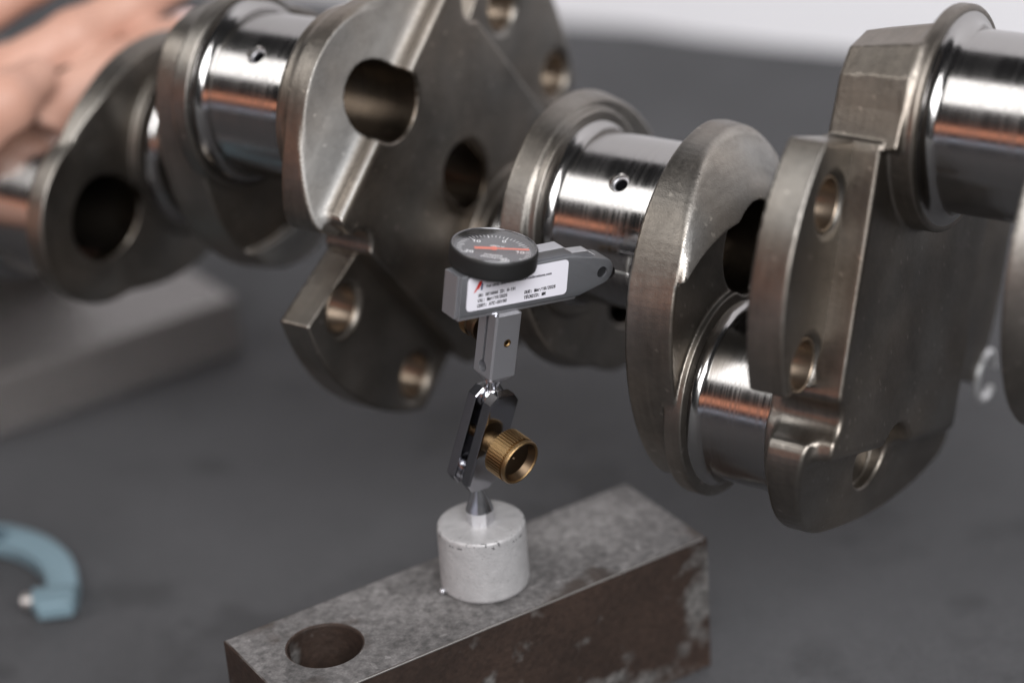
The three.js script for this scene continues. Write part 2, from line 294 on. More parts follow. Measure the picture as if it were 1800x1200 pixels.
flatten(addCheek(0.1030, TH.CD, 31, {
  plate: [0.0365, 0.0620], tail: TAIL, slope: 0.16, rise: 0.0046, collar: 0.0080, centre: false, forged: false, wall: 0.0545, bore: [0.0590, 0.0140, 0.0115, 0.0135], notch: [0.0430, 0.0390, 0.0362, 0.0720],
  hub: [[0.030, -0.030], [0.030, 0.060], [0.050, 0.075], [0.060, 0.081], [0.067, 0.078], [0.075, 0.062], [0.0815, 0.034], [0.083, 0.010], [0.083, -0.012], [0.078, -0.026], [0.068, -0.035], [0.058, -0.040], [0.051, -0.040], [0.048, -0.034]],
}, [[-1, -0.0375, 0.0345, 0.036, 0.0665, [[-0.0198, 0.0460], [0.0270, 0.0455]], 3, 0.001], [1, -0.047, 0.040, 0.058, 0.1120, [], 4]]));

const OVAL = mirror([[-0.0375, 0], [-0.036, 0.013], [-0.027, 0.029], [-0.010, 0.0415], [0.012, 0.0465], [0.030, 0.0440], [0.048, 0.0370], [0.064, 0.0250], [0.0745, 0.012], [0.0785, 0]]);
const oval2 = poly(smooth(OVAL, 3));
function makeWebMR(seed) {                                            // main journal on the left, rod journal on the right
  const t = 0.0155;
  const f = (x, d, e) => {
    const o = oval2(d, e);
    let a = slab(o + Math.max(0, x + t) * 0.12, x, -t, 0, 0.0010);
    let b = slab(o + 0.0002 + Math.max(0, x + t) * 0.12, x, -t, 0.0030, 0.0012);                    // the forged hump round the main journal's bore
    const facet = (x - (-0.0065 + 0.22 * (Math.min(0.012, d) + 0.03) + 0.30 * Math.max(0, -o))) / 1.08, spot = Math.hypot(d - THROW, e) - 0.0560;
    b = smax(smax(b, facet, 0.0024), -spot, 0.001);
    a = smax(a, Math.min(facet, spot), 0.002);
    a = smin(a, b, 0.0008);
    a = smin(a, slab(Math.hypot(d, e) - 0.0345, x, -t - 0.0010, -0.006, 0.0008), 0.001);
    a = smin(a, slab(Math.hypot(d - THROW, e) - 0.0335, x, -0.004, 0.0025, 0.0008), 0.001);
    a = smax(a, -(Math.hypot(d - 0.001, e) - 0.0150), 0.0012);
    return a;
  };
  const isForged = (p, n) => p[0] > -t + 0.002 && n[0] > 0.2 && Math.hypot(p[1] - THROW, p[2]) > 0.0556;
  return nets(f, [-t - 0.005, -0.043, -0.052], [0.0065, 0.084, 0.052], CELL, shadeBore(forgedColor(STEEL, FORGE, isForged, seed), (p) => Math.hypot(p[1] - 0.001, p[2]) < 0.0154), (p, n) => isForged(p, n) && n[0] > 0.6);
}
function makeWebRM(seed) {                                            // rod journal on the left, main journal on the right
  const t = 0.0085;
  const f = (x, d, e) => {
    let a = slab(oval2(d, e) + Math.max(0, x + t) * 0.25, x, -t, 0, 0.0012);
    a = smax(a, (x - 0.001 + 0.20 * Math.max(0, d - 0.028)) / 1.02, 0.001);
    a = smin(a, slab(Math.hypot(d, e) - 0.0345, x, -0.004, 0.0030, 0.0008), 0.001);
    a = smin(a, slab(Math.hypot(d - THROW, e) - 0.0330, x, -t - 0.002, -0.003, 0.0008), 0.001);
    a = smax(a, -(Math.hypot(d - 0.0500, e) - 0.0155), 0.0014);
    return a;
  };
  return nets(f, [-t - 0.006, -0.043, -0.052], [0.007, 0.084, 0.052], CELL, shadeBore(steelColor(STEEL, seed), (p) => Math.hypot(p[1] - 0.05, p[2]) < 0.0159), null);
}
const webMR = makeWebMR(3), webRM = makeWebRM(5);
function addWeb(geo, mats, s, th) { const m = part('crank_web', geo, mats, crank); m.position.x = s; m.rotation.x = th; return m; }
addWeb(webMR, [M.machined, M.forged], 0.0485, TH.CD);
addWeb(webMR, [M.machined, M.forged], -0.1245, TH.AF);
addWeb(webRM, M.machined, -0.0118, TH.AF + Math.PI);
addWeb(webRM, M.machined, -0.0118 - PERIOD, TH.G);
addWeb(webRM, M.machined, -0.0118 + PERIOD, TH.CD + Math.PI);

// journals: hollow turned cylinders with rolled fillets
const ev = new Evaluator(); ev.useGroups = false;
function journalGeo(r, ri, len, holes) {
  const fl = 0.0045, P = [];
  const add = (x, q) => P.push([x, q]);
  add(-fl, r + fl); for (let i = 1; i <= 8; i++) { const a = i / 8 * Math.PI / 2; add(-fl + fl * (1 - Math.cos(a)), r + fl - fl * Math.sin(a)); }
  for (let i = 1; i < 8; i++) add(len * i / 8, r);
  for (let i = 0; i <= 8; i++) { const a = i / 8 * Math.PI / 2; add(len + fl * Math.sin(a), r + fl * (1 - Math.cos(a))); }
  const g = latheX(P, 160);
  return g;
}
function addJournal(name, s, len, r, th, off, hole) {
  const y = Math.cos(th) * off, z = Math.sin(th) * off;
  let g = journalGeo(r, 0.013, len);
  if (hole) {                                                         // an oil hole with a countersunk mouth
    const [hs, ha] = hole, solid = latheX([[-0.0045, 0], [-0.0045, r + 0.0045], ...[1, 2, 3, 4, 5, 6, 7, 8].map((i) => { const a = i / 8 * Math.PI / 2; return [-0.0045 + 0.0045 * (1 - Math.cos(a)), r + 0.0045 - 0.0045 * Math.sin(a)]; }), [len, r], ...[1, 2, 3, 4, 5, 6, 7, 8].map((i) => { const a = i / 8 * Math.PI / 2; return [len + 0.0045 * Math.sin(a), r + 0.0045 * (1 - Math.cos(a))]; }), [len + 0.0045, 0]], 160);
    const cut = new THREE.CylinderGeometry(0.0033, 0.0022, 0.006, 32).translate(0, r - 0.0012, 0);
    const cut2 = new THREE.CylinderGeometry(0.0047, 0.0030, 0.0030, 32).translate(0, r + 0.0006, 0);
    const a = new Brush(solid, M.journal); a.updateMatrixWorld();
    const res = [cut, cut2].reduce((acc, c) => { const b = new Brush(c, M.journal); b.position.set(hs, 0, 0); b.rotation.x = ha; b.updateMatrixWorld(); return ev.evaluate(acc, b, SUBTRACTION); }, a);
    g = res.geometry;
  }
  const m = part(name, g, M.journal, crank); m.position.set(s, y, z);
  if (hole) {
    const ring = part('oil_hole_liner', latheY([[0.0021, -0.004], [0.0021, 0], [0.0024, 0.0003], [0.0029, 0.0002], [0.0031, -0.0006], [0.0031, -0.004]], 32), M.satin, m);
    const bot = part('oil_hole_shade', new THREE.CylinderGeometry(0.0022, 0.0022, 0.0005, 24), M.black, m);  // black disc put in for the shade down the oil hole
    for (const [o, dr] of [[ring, -0.0019], [bot, -0.0027]]) { o.rotation.x = hole[1]; o.position.set(hole[0], Math.cos(hole[1]) * (r + dr), Math.sin(hole[1]) * (r + dr)); }
  }
  return m;
}
const LM = 0.0332, LR = 0.0290;
addJournal('main_journal', -0.0047, LM, R_MAIN, 0, 0, [0.0182, 40 * RAD]);
addJournal('main_journal', -0.0047 - PERIOD, LM, R_MAIN, 0, 0);
addJournal('main_journal', -0.0047 + PERIOD, LM, R_MAIN, 0, 0);
addJournal('rod_journal', -0.1175, 0.0310, R_ROD, TH.AF, THROW, [0.0147, 40 * RAD]);
addJournal('rod_journal', -0.0523, LR, R_ROD, TH.AF + Math.PI, THROW);
addJournal('rod_journal', 0.0550, 0.0270, R_ROD, TH.CD, THROW);
addJournal('rod_journal', 0.1155, LR, R_ROD, TH.CD + Math.PI, THROW);
addJournal('rod_journal', -0.0523 - PERIOD, LR, R_ROD, TH.G, THROW);
// bores of the journals seen through the webs, their shade put in the colour
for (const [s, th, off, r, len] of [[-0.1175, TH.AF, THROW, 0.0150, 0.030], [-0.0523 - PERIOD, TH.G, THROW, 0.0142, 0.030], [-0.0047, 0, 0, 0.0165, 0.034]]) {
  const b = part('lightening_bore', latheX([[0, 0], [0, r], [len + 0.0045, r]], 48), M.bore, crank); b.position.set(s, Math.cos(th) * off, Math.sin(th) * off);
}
{ // far stub of the shaft under the hand
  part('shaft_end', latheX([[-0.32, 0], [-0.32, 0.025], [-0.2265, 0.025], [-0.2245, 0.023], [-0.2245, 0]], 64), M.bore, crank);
  const c = part('retaining_ring', new THREE.TorusGeometry(0.0085, 0.0013, 12, 48, 5.4), std({ color: lin(0.8, 0.8, 0.8), metalness: 0.6, roughness: 0.35 }), crank); c.rotation.set(0, Math.PI / 2, 0); c.position.set(0.0945, -0.0772, -0.0880);
}

// ------------------------------------------------------------------ the steel block under the indicator stand
{
  const L = 0.1625, W = 0.0485, Hh = 0.0536, b = 0.0007;
  const g0 = new THREE.Group(); g0.name = 'steel_block'; scene.add(g0); g0.position.set(0.0625, 0, 0.0124); g0.rotation.y = Math.PI + 0.5429;
  tag(g0, 'worn rusty rectangular steel block with one large drilled hole, standing on the mat in front', 'steel block');
  const s = new THREE.Shape(); s.moveTo(b, -b); s.lineTo(b, -W + b); s.lineTo(L - b, -W + b); s.lineTo(L - b, -b); s.closePath();
  const h = new THREE.Path(); h.absarc(0.1373, -0.0249, 0.0130, 0, Math.PI * 2, true); s.holes.push(h);
  const g = new THREE.ExtrudeGeometry(s, { depth: Hh - 2 * b, bevelEnabled: true, bevelSize: b, bevelThickness: b, bevelSegments: 2, curveSegments: 48 });
  g.rotateX(-Math.PI / 2); g.translate(0, b, 0);
  const tu = boxUV(g);
  const T_top = tex(1024, 1024, (u, v) => {
    const m = tileFbm(u, v, 5, 71, 6), f = tileNoise(u, v, 340, 72), f2 = tileFbm(u, v, 90, 76, 3), st = tileFbm(u, v, 9, 73, 5), rust = Math.max(0, Math.min(1, (tileFbm(u, v, 8, 77, 5) - 0.60) * 9));
    const k = 0.215 * (0.55 + 0.75 * m) * (0.45 + 1.0 * f2) * (0.8 + 0.4 * f) * (tileNoise(u, v, 60, 79) > 0.93 ? 1.5 : 1); const r = rust * 0.75;
    return [k * (1 - r) + r * 0.062, k * 0.955 * (1 - r) + r * 0.043, k * 0.94 * (1 - r) + r * 0.033].map((q) => q * (st > 0.66 ? 0.8 : 1));
  }, { size: 0.17, srgb: true });
  const T_side = tex(1024, 1024, (u, v) => {
    const m = tileFbm(u, v, 6, 81, 6), bare = Math.max(0, Math.min(1, (0.6 * tileFbm(u, v, 7, 83, 6) + 0.4 * tileFbm(u, v, 26, 86, 4) - 0.50) * 7)), f = tileFbm(u, v, 120, 84, 2);
    const r = [0.037, 0.0225, 0.0165].map((q) => q * (0.55 + 0.9 * m) * (0.7 + 0.6 * f)), c = [0.135, 0.128, 0.122].map((q) => q * (0.4 + 1.1 * f));
    return r.map((q, i) => q * (1 - bare) + c[i] * bare);
  }, { size: 0.17, srgb: true });
  const T_pit = tex(1024, 1024, (u, v) => g1(0.5 * tileFbm(u, v, 90, 91, 3) + 0.5 * tileFbm(u, v, 14, 92, 5)), { size: 0.17 });
  const top = std({ map: T_top, metalness: 0.35, roughness: 0.52, bumpMap: T_pit, bumpScale: 0.00035 }), side = std({ map: T_side, metalness: 0.2, roughness: 0.66, bumpMap: T_pit, bumpScale: 0.0005 });
  const m = part('block_body', tu, [top, side], g0);
  // pale metal strip added along the front edge as its highlight
  part('edge_highlight', new RoundedBoxGeometry(L - 0.003, 0.0007, 0.0007, 2, 0.0003).translate(L / 2, Hh - 0.00028, 0.00028), std({ color: lin(0.5, 0.48, 0.46), metalness: 1, roughness: 0.4 }), g0);
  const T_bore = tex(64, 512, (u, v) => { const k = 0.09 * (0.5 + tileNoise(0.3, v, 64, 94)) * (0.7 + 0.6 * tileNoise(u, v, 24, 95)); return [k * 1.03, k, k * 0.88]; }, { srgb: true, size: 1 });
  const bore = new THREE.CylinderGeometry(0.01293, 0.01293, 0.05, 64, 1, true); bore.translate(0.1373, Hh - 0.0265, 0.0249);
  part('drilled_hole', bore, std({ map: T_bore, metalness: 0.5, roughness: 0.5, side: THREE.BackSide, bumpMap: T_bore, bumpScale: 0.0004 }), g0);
}

// ------------------------------------------------------------------ the indicator stand: grey base, hex stud, swivel clamp, clamp post
const stand = new THREE.Group(); stand.name = 'indicator_stand'; scene.add(stand); stand.position.set(-0.01477, 0.0538, 0.03029);
tag(stand, 'small indicator stand with painted grey round base, shiny swivel clamp and brass knob', 'stand');
{
  const T_paint = tex(512, 512, (u, v) => g1(0.45 * tileFbm(u, v, 30, 101, 4) + 0.4 * tileFbm(u, v, 8, 102, 4) - 0.8 * Math.max(0, tileNoise(u, v, 26, 104) - 0.9)), { size: 1, sizeV: 0.024 });
  const T_paintC = tex(1024, 512, (u, v) => { const m = tileFbm(u, v, 8, 105, 5), f = tileNoise(u, v, 200, 106), sp = tileNoise(u, v, 44, 107) > 0.955 ? 0.4 : 1, chip = v > 0.88 && tileFbm(u, v, 18, 108, 3) > 0.72 ? 0.35 : 1, k = 0.42 * (0.86 + 0.28 * m) * (0.94 + 0.12 * f) * sp * chip; return [k * 1.0, k * 0.98, k * 0.985]; }, { size: 1, sizeV: 0.0235, srgb: true });
  const g = latheY([[0.0143, 0], [0.0149, 0.0006], [0.0151, 0.0016], [0.01495, 0.012], [0.0149, 0.0219], [0.0147, 0.0228], [0.0141, 0.0233], [0.012, 0.0234], [0.006, 0.0234], [0, 0.0234]], 96);
  const uv = g.attributes.uv, p = g.attributes.position; for (let i = 0; i < uv.count; i++) uv.setXY(i, uv.getX(i) * 4, Math.min(0.0234, p.getY(i)) + Math.max(0, 0.0145 - Math.hypot(p.getX(i), p.getZ(i))) * 0.8);
  const base = part('round_base', g, std({ map: T_paintC, metalness: 0.25, roughness: 0.5, bumpMap: T_paint, bumpScale: 0.00028 }), stand);
  part('burr', new THREE.SphereGeometry(0.0011, 16, 12).translate(-0.0146, 0.0010, 0.0062), M.satin, base);
  // hex stud with cone, neck and ball (the ball belongs to the clamp joint)
  const hex = new THREE.CylinderGeometry(0.00475, 0.00475, 0.0052, 6, 1).rotateY(0.42).translate(0, 0.0260, 0);
  const cone = latheY([[0, 0.0283], [0.0047, 0.0283], [0.00455, 0.0289], [0.0042, 0.0300], [0.0026, 0.0340], [0.0019, 0.0356], [0.0017, 0.0366], [0.0017, 0.0400]], 40).translate(0, 0, 0);
  part('hex_stud', mergeGeometries([creased(hex, 30), creased(cone, 40)].map((q) => { const r = q.index ? q.toNonIndexed() : q; return r; })), M.chrome, stand);
}
const swivel = new THREE.Group(); swivel.name = 'swivel_clamp'; stand.add(swivel);
{
  const lo = V(-0.0014, 0.0424, 0), hi = V(0.0071, 0.0688, 0), w = hi.clone().sub(lo).normalize(), k = V(0.69, 0, 0.72).applyAxisAngle(V(0, 0, 1), -Math.atan2(w.x, w.y)).normalize(), m = new THREE.Vector3().crossVectors(w, k).normalize();
  swivel.position.copy(lo).add(hi).multiplyScalar(0.5);
  swivel.quaternion.setFromRotationMatrix(new THREE.Matrix4().makeBasis(m, w, k));       // local x: across, y: along, z: screw
  const half = lo.distanceTo(hi) / 2;
  const bar = () => {                                                  // a flat bar with clipped ends, its long outer edges chamfered
    const a = 0.0060, b = half + 0.0035, c = 0.0024, s = new THREE.Shape();
    s.moveTo(-a + c, -b); s.lineTo(a - c, -b); s.lineTo(a, -b + c); s.lineTo(a, b - c); s.lineTo(a - c, b); s.lineTo(-a + c, b); s.lineTo(-a, b - c); s.lineTo(-a, -b + c); s.closePath();
    return new THREE.ExtrudeGeometry(s, { depth: 0.0029, bevelEnabled: true, bevelSize: 0.0006, bevelThickness: 0.0006, bevelSegments: 2, curveSegments: 4 });
  };
  const socket = (y) => { const b = new Brush(new THREE.SphereGeometry(0.0042, 32, 20)); b.position.y = y; b.updateMatrixWorld(); return b; };
  for (const s of [1, -1]) {
    const g = bar(); g.translate(0, 0, 0.0020); if (s < 0) g.rotateY(Math.PI);
    let br = new Brush(g); br.updateMatrixWorld();
    for (const y of [half, -half]) br = ev.evaluate(br, socket(y), SUBTRACTION);
    part('clamp_bar', creased(br.geometry, 30), M.darkChrome, swivel);
  }
  for (const y of [half, -half]) part('clamp_ball', new THREE.SphereGeometry(0.0041, 40, 28).translate(0, y, 0), M.chrome, swivel);
  const thread = []; for (let i = 0; i <= 40; i++) { const z = -0.0055 + 0.0165 * i / 40; thread.push([0.0017 + (i % 2 ? 0.00025 : 0), z]); }
  part('clamp_screw', latheY([[0, -0.0055], ...thread, [0, 0.011]], 24).rotateX(Math.PI / 2), M.brass, swivel);
  // knurled brass knob with a dished face
  const kn = part('brass_knob', creased(latheY([[0, 0.0060], [0.0030, 0.0060], [0.0034, 0.0104], [0.0060, 0.0108], [0.0064, 0.0114], [0.0064, 0.0182], [0.0069, 0.0188], [0.0069, 0.0196], [0.0066, 0.0201], [0.0062, 0.0201], [0.0060, 0.0197]], 96).rotateX(Math.PI / 2), 40), M.brass, swivel);
  part('knob_dish', creased(latheY([[0.0062, 0.0200], [0.0058, 0.0188], [0.0050, 0.0174], [0.0030, 0.0166], [0.0008, 0.0164], [0.0006, 0.0158], [0, 0.0158]], 64).rotateX(Math.PI / 2), 30), M.brassDark, kn);
  const ribs = []; for (let i = 0; i < 46; i++) { const a = i / 46 * Math.PI * 2; ribs.push(new THREE.BoxGeometry(0.00050, 0.0010, 0.0066).translate(0, 0.0065, 0.0148).rotateZ(a)); }
  part('knob_knurl', mergeGeometries(ribs), M.brass, kn);
}

// ------------------------------------------------------------------ the frame of the test indicator: x along the body to the stylus, y up, z out of the labelled face
const LEAN = -9.6 * RAD, PSI = 33.7 * RAD, T0 = V(-0.0030, 0.1532, 0.0303);
const frame = new THREE.Matrix4().makeRotationZ(LEAN).multiply(new THREE.Matrix4().makeRotationY(PSI));
// clamp post: belongs to the stand
{
  const post = new THREE.Group(); post.name = 'clamp_post'; stand.add(post);
  post.position.copy(T0).sub(stand.position); post.quaternion.setFromRotationMatrix(frame);
  const a = 0.0050, oct = (y, k) => { const q = 0.0006, h = a - k; return [[-h + q, -h], [h - q, -h], [h, -h + q], [h, h - q], [h - q, h], [-h + q, h], [-h, h - q], [-h, -h + q]].map(([x, z]) => [x, y, z]); };
  const rings = [oct(-0.0232, 0.0021), oct(-0.0208, 0), oct(0.0014, 0), oct(0.0022, 0.0010)], P = [], I = [];      // square post, its corners eased, tapering at the foot
  rings.forEach((r) => r.forEach((q) => P.push(...q)));
  for (let r = 0; r < 3; r++) for (let i = 0; i < 8; i++) { const A = r * 8 + i, B = r * 8 + (i + 1) % 8; I.push(A, A + 8, B + 8, A, B + 8, B); }
  for (let i = 1; i < 7; i++) { I.push(0, i, i + 1); I.push(24, 24 + i + 1, 24 + i); }
  let g = new THREE.BufferGeometry(); g.setAttribute('position', new THREE.Float32BufferAttribute(P, 3)); g.setIndex(I); g = g.toNonIndexed(); g.computeVertexNormals(); g.setAttribute('uv', new THREE.Float32BufferAttribute(new Float32Array(g.attributes.position.count * 2), 2));
  let br = new Brush(g); br.updateMatrixWorld();
  const cut = (geo) => { const b = new Brush(geo); b.updateMatrixWorld(); br = ev.evaluate(br, b, SUBTRACTION); };
  cut(new THREE.BoxGeometry(0.014, 0.024, 0.0012).translate(0, -0.0055, 0));
  cut(new THREE.CylinderGeometry(0.0021, 0.0021, 0.014, 32).rotateZ(Math.PI / 2).translate(0, -0.0178, 0));
  cut(new THREE.CylinderGeometry(0.0014, 0.0014, 0.014, 24).rotateX(Math.PI / 2).translate(0.0002, -0.0085, 0));
  part('post_body', boxUV(creased(br.geometry, 25)), M.satin, post);
  part('post_neck', creased(latheY([[0, -0.0225], [0.0032, -0.0228], [0.0030, -0.0233], [0.0021, -0.0262], [0.0019, -0.0266], [0.0017, -0.0272], [0.0017, -0.0300]].reverse(), 40), 30), M.chrome, post);
  part('post_pin', creased(latheY([[0.0007, 0.0035], [0.0007, 0.0046], [0.0010, 0.0050], [0.00135, 0.0050], [0.00135, 0.0030]], 24).rotateX(Math.PI / 2).translate(0.0002, -0.0085, 0), 30), M.brass, post);
  const knob = part('post_knob', creased(latheY([[0, -0.0050], [0.0022, -0.0050], [0.0022, -0.0072], [0.0046, -0.0076], [0.0050, -0.0082], [0.0050, -0.0108], [0.0044, -0.0112], [0.0044, -0.0118], [0.0050, -0.0122], [0.0050, -0.0150], [0.0045, -0.0156], [0, -0.0156]], 48).rotateX(Math.PI / 2).translate(0.0002, -0.0085, 0), 30), M.brassDark, post);
  const ribs = []; for (let i = 0; i < 36; i++) ribs.push(new THREE.BoxGeometry(0.00042, 0.0004, 0.0028).translate(0, 0.0050, -0.0136).rotateZ(i / 36 * Math.PI * 2).translate(0.0002, -0.0085, 0));
  part('knob_knurl', mergeGeometries(ribs), M.brass, post);
}
// keep to thing > part > sub-part: the groups of the stand stay parts, their meshes sub-parts
{ // knob details sit directly under the swivel
  const kn = swivel.children.find((c) => c.name === 'brass_knob'); const all = [kn, ...kn.children]; for (const c of all) { c.scale.set(1.15, 1.15, 1); c.position.z = -0.0018; swivel.add(c); }
}

const ind = new THREE.Group(); ind.name = 'test_indicator'; scene.add(ind); ind.position.copy(T0); ind.quaternion.setFromRotationMatrix(frame);
tag(ind, 'small dial test indicator with black bezel, red needle and white calibration label, touching the crankshaft', 'dial indicator');
{
  const mm = 0.001, ex = (pts, z0, z1, bev) => { const s = new THREE.Shape(); pts.forEach(([x, y], i) => (i ? s.lineTo(x * mm, y * mm) : s.moveTo(x * mm, y * mm))); s.closePath(); const g = new THREE.ExtrudeGeometry(s, { depth: (z1 - z0) * mm - 2 * bev, bevelEnabled: true, bevelSize: bev, bevelThickness: bev, bevelOffset: -bev, bevelSegments: 3, curveSegments: 12 }); g.translate(0, 0, z0 * mm + bev); return g; };
  const end = []; for (let i = 0; i <= 14; i++) { const a = -70 + i * 10.5; end.push([36.6 + 4.6 * Math.cos(a * RAD), 9.8 + 4.6 * Math.sin(a * RAD)]); }
  const bodyPts = [[-19.4, 3.4], [28, 2.6], ...end, [31.5, 15.6], [21.8, 17.6], [-19.8, 17.6]];
  let g = ex(bodyPts, -4, 4, 0.00045);
  let br = new Brush(g); br.updateMatrixWorld(); const ho = new Brush(new THREE.CylinderGeometry(0.0020, 0.0020, 0.02, 28).rotateX(Math.PI / 2).translate(0.0366, 0.0096, 0)); ho.updateMatrixWorld();
  br = ev.evaluate(br, ho, SUBTRACTION);
  const T_blast = tex(512, 512, (u, v) => g1(0.6 * tileNoise(u, v, 220, 111) + 0.4 * tileFbm(u, v, 60, 112, 3)), { size: 0.02 });
  const body = part('indicator_body', boxUV(creased(br.geometry, 35)), std({ color: lin(0.22, 0.225, 0.24), metalness: 0.7, roughness: 0.46, bumpMap: T_blast, bumpScale: 0.00014 }), ind);
  part('pivot_hole', new THREE.CylinderGeometry(0.00199, 0.00199, 0.0068, 28).rotateX(Math.PI / 2).translate(0.0366, 0.0096, 0), M.dark, body);
  part('end_cap', ex([[-20.4, 3.0], [-19.3, 3.0], [-19.6, 17.4], [-20.6, 17.4]], -3.9, 3.2, 0.0002), M.satin, body);
  part('top_rail', ex([[9, 17], [9.4, 20.4], [20.5, 20.4], [24.5, 17.9], [25.5, 16.5]], -3.0, 2.4, 0.0003), M.satin, body);
  part('stylus_cover', ex([[24.6, 16], [25, 17.6], [31.4, 17.2], [34.6, 15.2], [34, 13.5]], -2.4, 1.8, 0.0003), M.satin, body);
  part('bottom_rail', ex([[-18.8, 1.9], [27.2, 1.4], [27.6, 2.2], [27.4, 3.0], [-18.8, 3.8]], -2.6, 3.2, 0.00025), M.satin, body);
  part('pivot_barrel', creased(new THREE.CylinderGeometry(0.0021, 0.0021, 0.0070, 28).rotateX(Math.PI / 2).translate(0.0404, 0.0086, 0), 30), M.darkChrome, body);
  // stylus with a ball tip
  const sA = V(0.0405, 0.0085, 0), sB = V(0.0513, 0.0045, 0), sd = sB.clone().sub(sA), sg = new THREE.CylinderGeometry(0.00042, 0.00065, sd.length(), 16).translate(0, sd.length() / 2, 0); sg.applyQuaternion(new THREE.Quaternion().setFromUnitVectors(V(0, 1, 0), sd.clone().normalize())); sg.translate(sA.x, sA.y, sA.z);
  const pale = std({ color: lin(0.72, 0.71, 0.69), metalness: 0.55, roughness: 0.35 }); const st = part('stylus', sg, pale, ind); part('ball_tip', new THREE.SphereGeometry(0.00095, 24, 16).translate(sB.x, sB.y, 0), pale, st);
  // calibration label
  const cv = document.createElement('canvas'); cv.width = 1200; cv.height = 400; const c = cv.getContext('2d');
  c.fillStyle = '#e4e2ea'; c.fillRect(0, 0, 1200, 400); c.fillStyle = c.strokeStyle = '#1d1c26'; c.lineWidth = 2.5; c.lineJoin = 'round'; const put = (t, x, y, w) => { c.fillText(t, x, y, w); c.strokeText(t, x, y, w); }; c.textBaseline = 'alphabetic';
  c.font = 'bold 40px sans-serif'; put('A1 Calibraciones', 215, 84);
  c.font = 'bold 35px sans-serif'; put('Tel: (656) 2440-4012 / www.a1calibrations.com', 215, 146, 930);
  c.fillStyle = c.strokeStyle = '#0c0b10'; c.lineWidth = 4; c.font = 'bold 46px monospace'; put('SN: 0614944 ID: H-191', 130, 240, 440); put('CAL: Mar/19/2025', 130, 298, 345); put('CERT: ATC-00190', 130, 358, 345);
  put('DUE: Mar/18/2026', 680, 310, 375); put('TÉCNICO: MN', 680, 370, 262);
  c.fillStyle = '#c8281f'; c.beginPath(); c.moveTo(72, 190); c.lineTo(128, 60); c.lineTo(162, 60); c.lineTo(150, 110); c.lineTo(128, 150); c.lineTo(112, 148); c.lineTo(100, 170); c.closePath(); c.fill();
  c.fillStyle = '#3b4a6b'; c.beginPath(); c.moveTo(158, 72); c.lineTo(176, 100); c.lineTo(172, 165); c.lineTo(150, 165); c.lineTo(152, 130); c.closePath(); c.fill();
  const lt = new THREE.CanvasTexture(cv); lt.colorSpace = THREE.SRGBColorSpace;
  const ls = new THREE.Shape(), LB = [[-16.8, 5.2], [22.6, 4.5], [22.0, 16.8], [-17.2, 16.9]].map(([x, y]) => new THREE.Vector2(x * mm, y * mm)), rr = 0.0018;
  LB.forEach((p, i) => { const q = LB[(i + 3) % 4], n = LB[(i + 1) % 4], a = p.clone().add(q.clone().sub(p).setLength(rr)), b = p.clone().add(n.clone().sub(p).setLength(rr)); if (i) ls.lineTo(a.x, a.y); else ls.moveTo(a.x, a.y); ls.quadraticCurveTo(p.x, p.y, b.x, b.y); }); ls.closePath();
  const lg = new THREE.ExtrudeGeometry(ls, { depth: 0.00012, bevelEnabled: false, curveSegments: 8 }); const lu = lg.attributes.uv, lp = lg.attributes.position; for (let i = 0; i < lu.count; i++) lu.setXY(i, (lp.getX(i) + 0.0170) / 0.0396, (lp.getY(i) - 0.0048) / 0.0122); lg.translate(0, 0, 0.00399);
  tag(part('calibration_label', lg, std({ map: lt, roughness: 0.45 }), ind), 'white calibration sticker printed with dates');
  // dial: bezel, face, needle, crystal
  const dial = part('bezel', latheY([[0, 0.0174], [0.0134, 0.0174], [0.0139, 0.0179], [0.01405, 0.0186], [0.01405, 0.0231], [0.0139, 0.0238], [0.0135, 0.02415], [0.01325, 0.0241], [0.0131, 0.0236], [0.0130, 0.0222]], 128), M.bezel, ind);
  const place = (o) => { o.position.set(-0.0047, 0, -0.0009); return o; };
  place(dial);
  const rim = part('bezel_rim', new THREE.TorusGeometry(0.01335, 0.00024, 10, 128).rotateX(Math.PI / 2).translate(0, 0.02408, 0), std({ color: lin(0.3, 0.3, 0.31), metalness: 1, roughness: 0.3 }), dial);
  const dc = document.createElement('canvas'); dc.width = dc.height = 1024; const d = dc.getContext('2d'); d.fillStyle = '#3c3c41'; d.fillRect(0, 0, 1024, 1024); d.strokeStyle = d.fillStyle = '#f2f2f4'; d.textAlign = 'center'; d.textBaseline = 'middle';
  for (let i = -20; i <= 20; i++) { const a = (i * 6.6 + 18) * RAD, big = i % 5 === 0, r0 = big ? 372 : 398, r1 = 462; d.lineWidth = big ? 14 : 10; d.beginPath(); d.moveTo(512 + r0 * Math.sin(a), 512 - r0 * Math.cos(a)); d.lineTo(512 + r1 * Math.sin(a), 512 - r1 * Math.cos(a)); d.stroke(); }
  d.font = 'bold 104px sans-serif'; for (const [n, i] of [['0', 0], ['10', 10], ['20', 20], ['10', -10]]) { const a = (i * 6.6 + 18) * RAD; d.fillText(n, 512 + 322 * Math.sin(a), 512 - 322 * Math.cos(a)); }
  { const a = (-20 * 6.6 + 18) * RAD; d.fillText('20', 512 + 322 * Math.sin(a), 512 - 322 * Math.cos(a)); }
  d.font = 'bold 52px sans-serif'; d.fillText('.0005 in', 540, 380); d.font = 'bold 60px sans-serif'; d.fillText('jeweled', 520, 668); d.fillText('shockproof', 530, 736);
  const dt = new THREE.CanvasTexture(dc); dt.colorSpace = THREE.SRGBColorSpace;
  const face = new THREE.CircleGeometry(0.01305, 96).rotateX(-Math.PI / 2).rotateY(-PSI - 0.12).translate(0, 0.0224, 0);
  part('dial_face', face, std({ map: dt, roughness: 0.35, metalness: 0.3 }), dial);
  const na = -PSI * 1.0, nd = (ang) => ang;
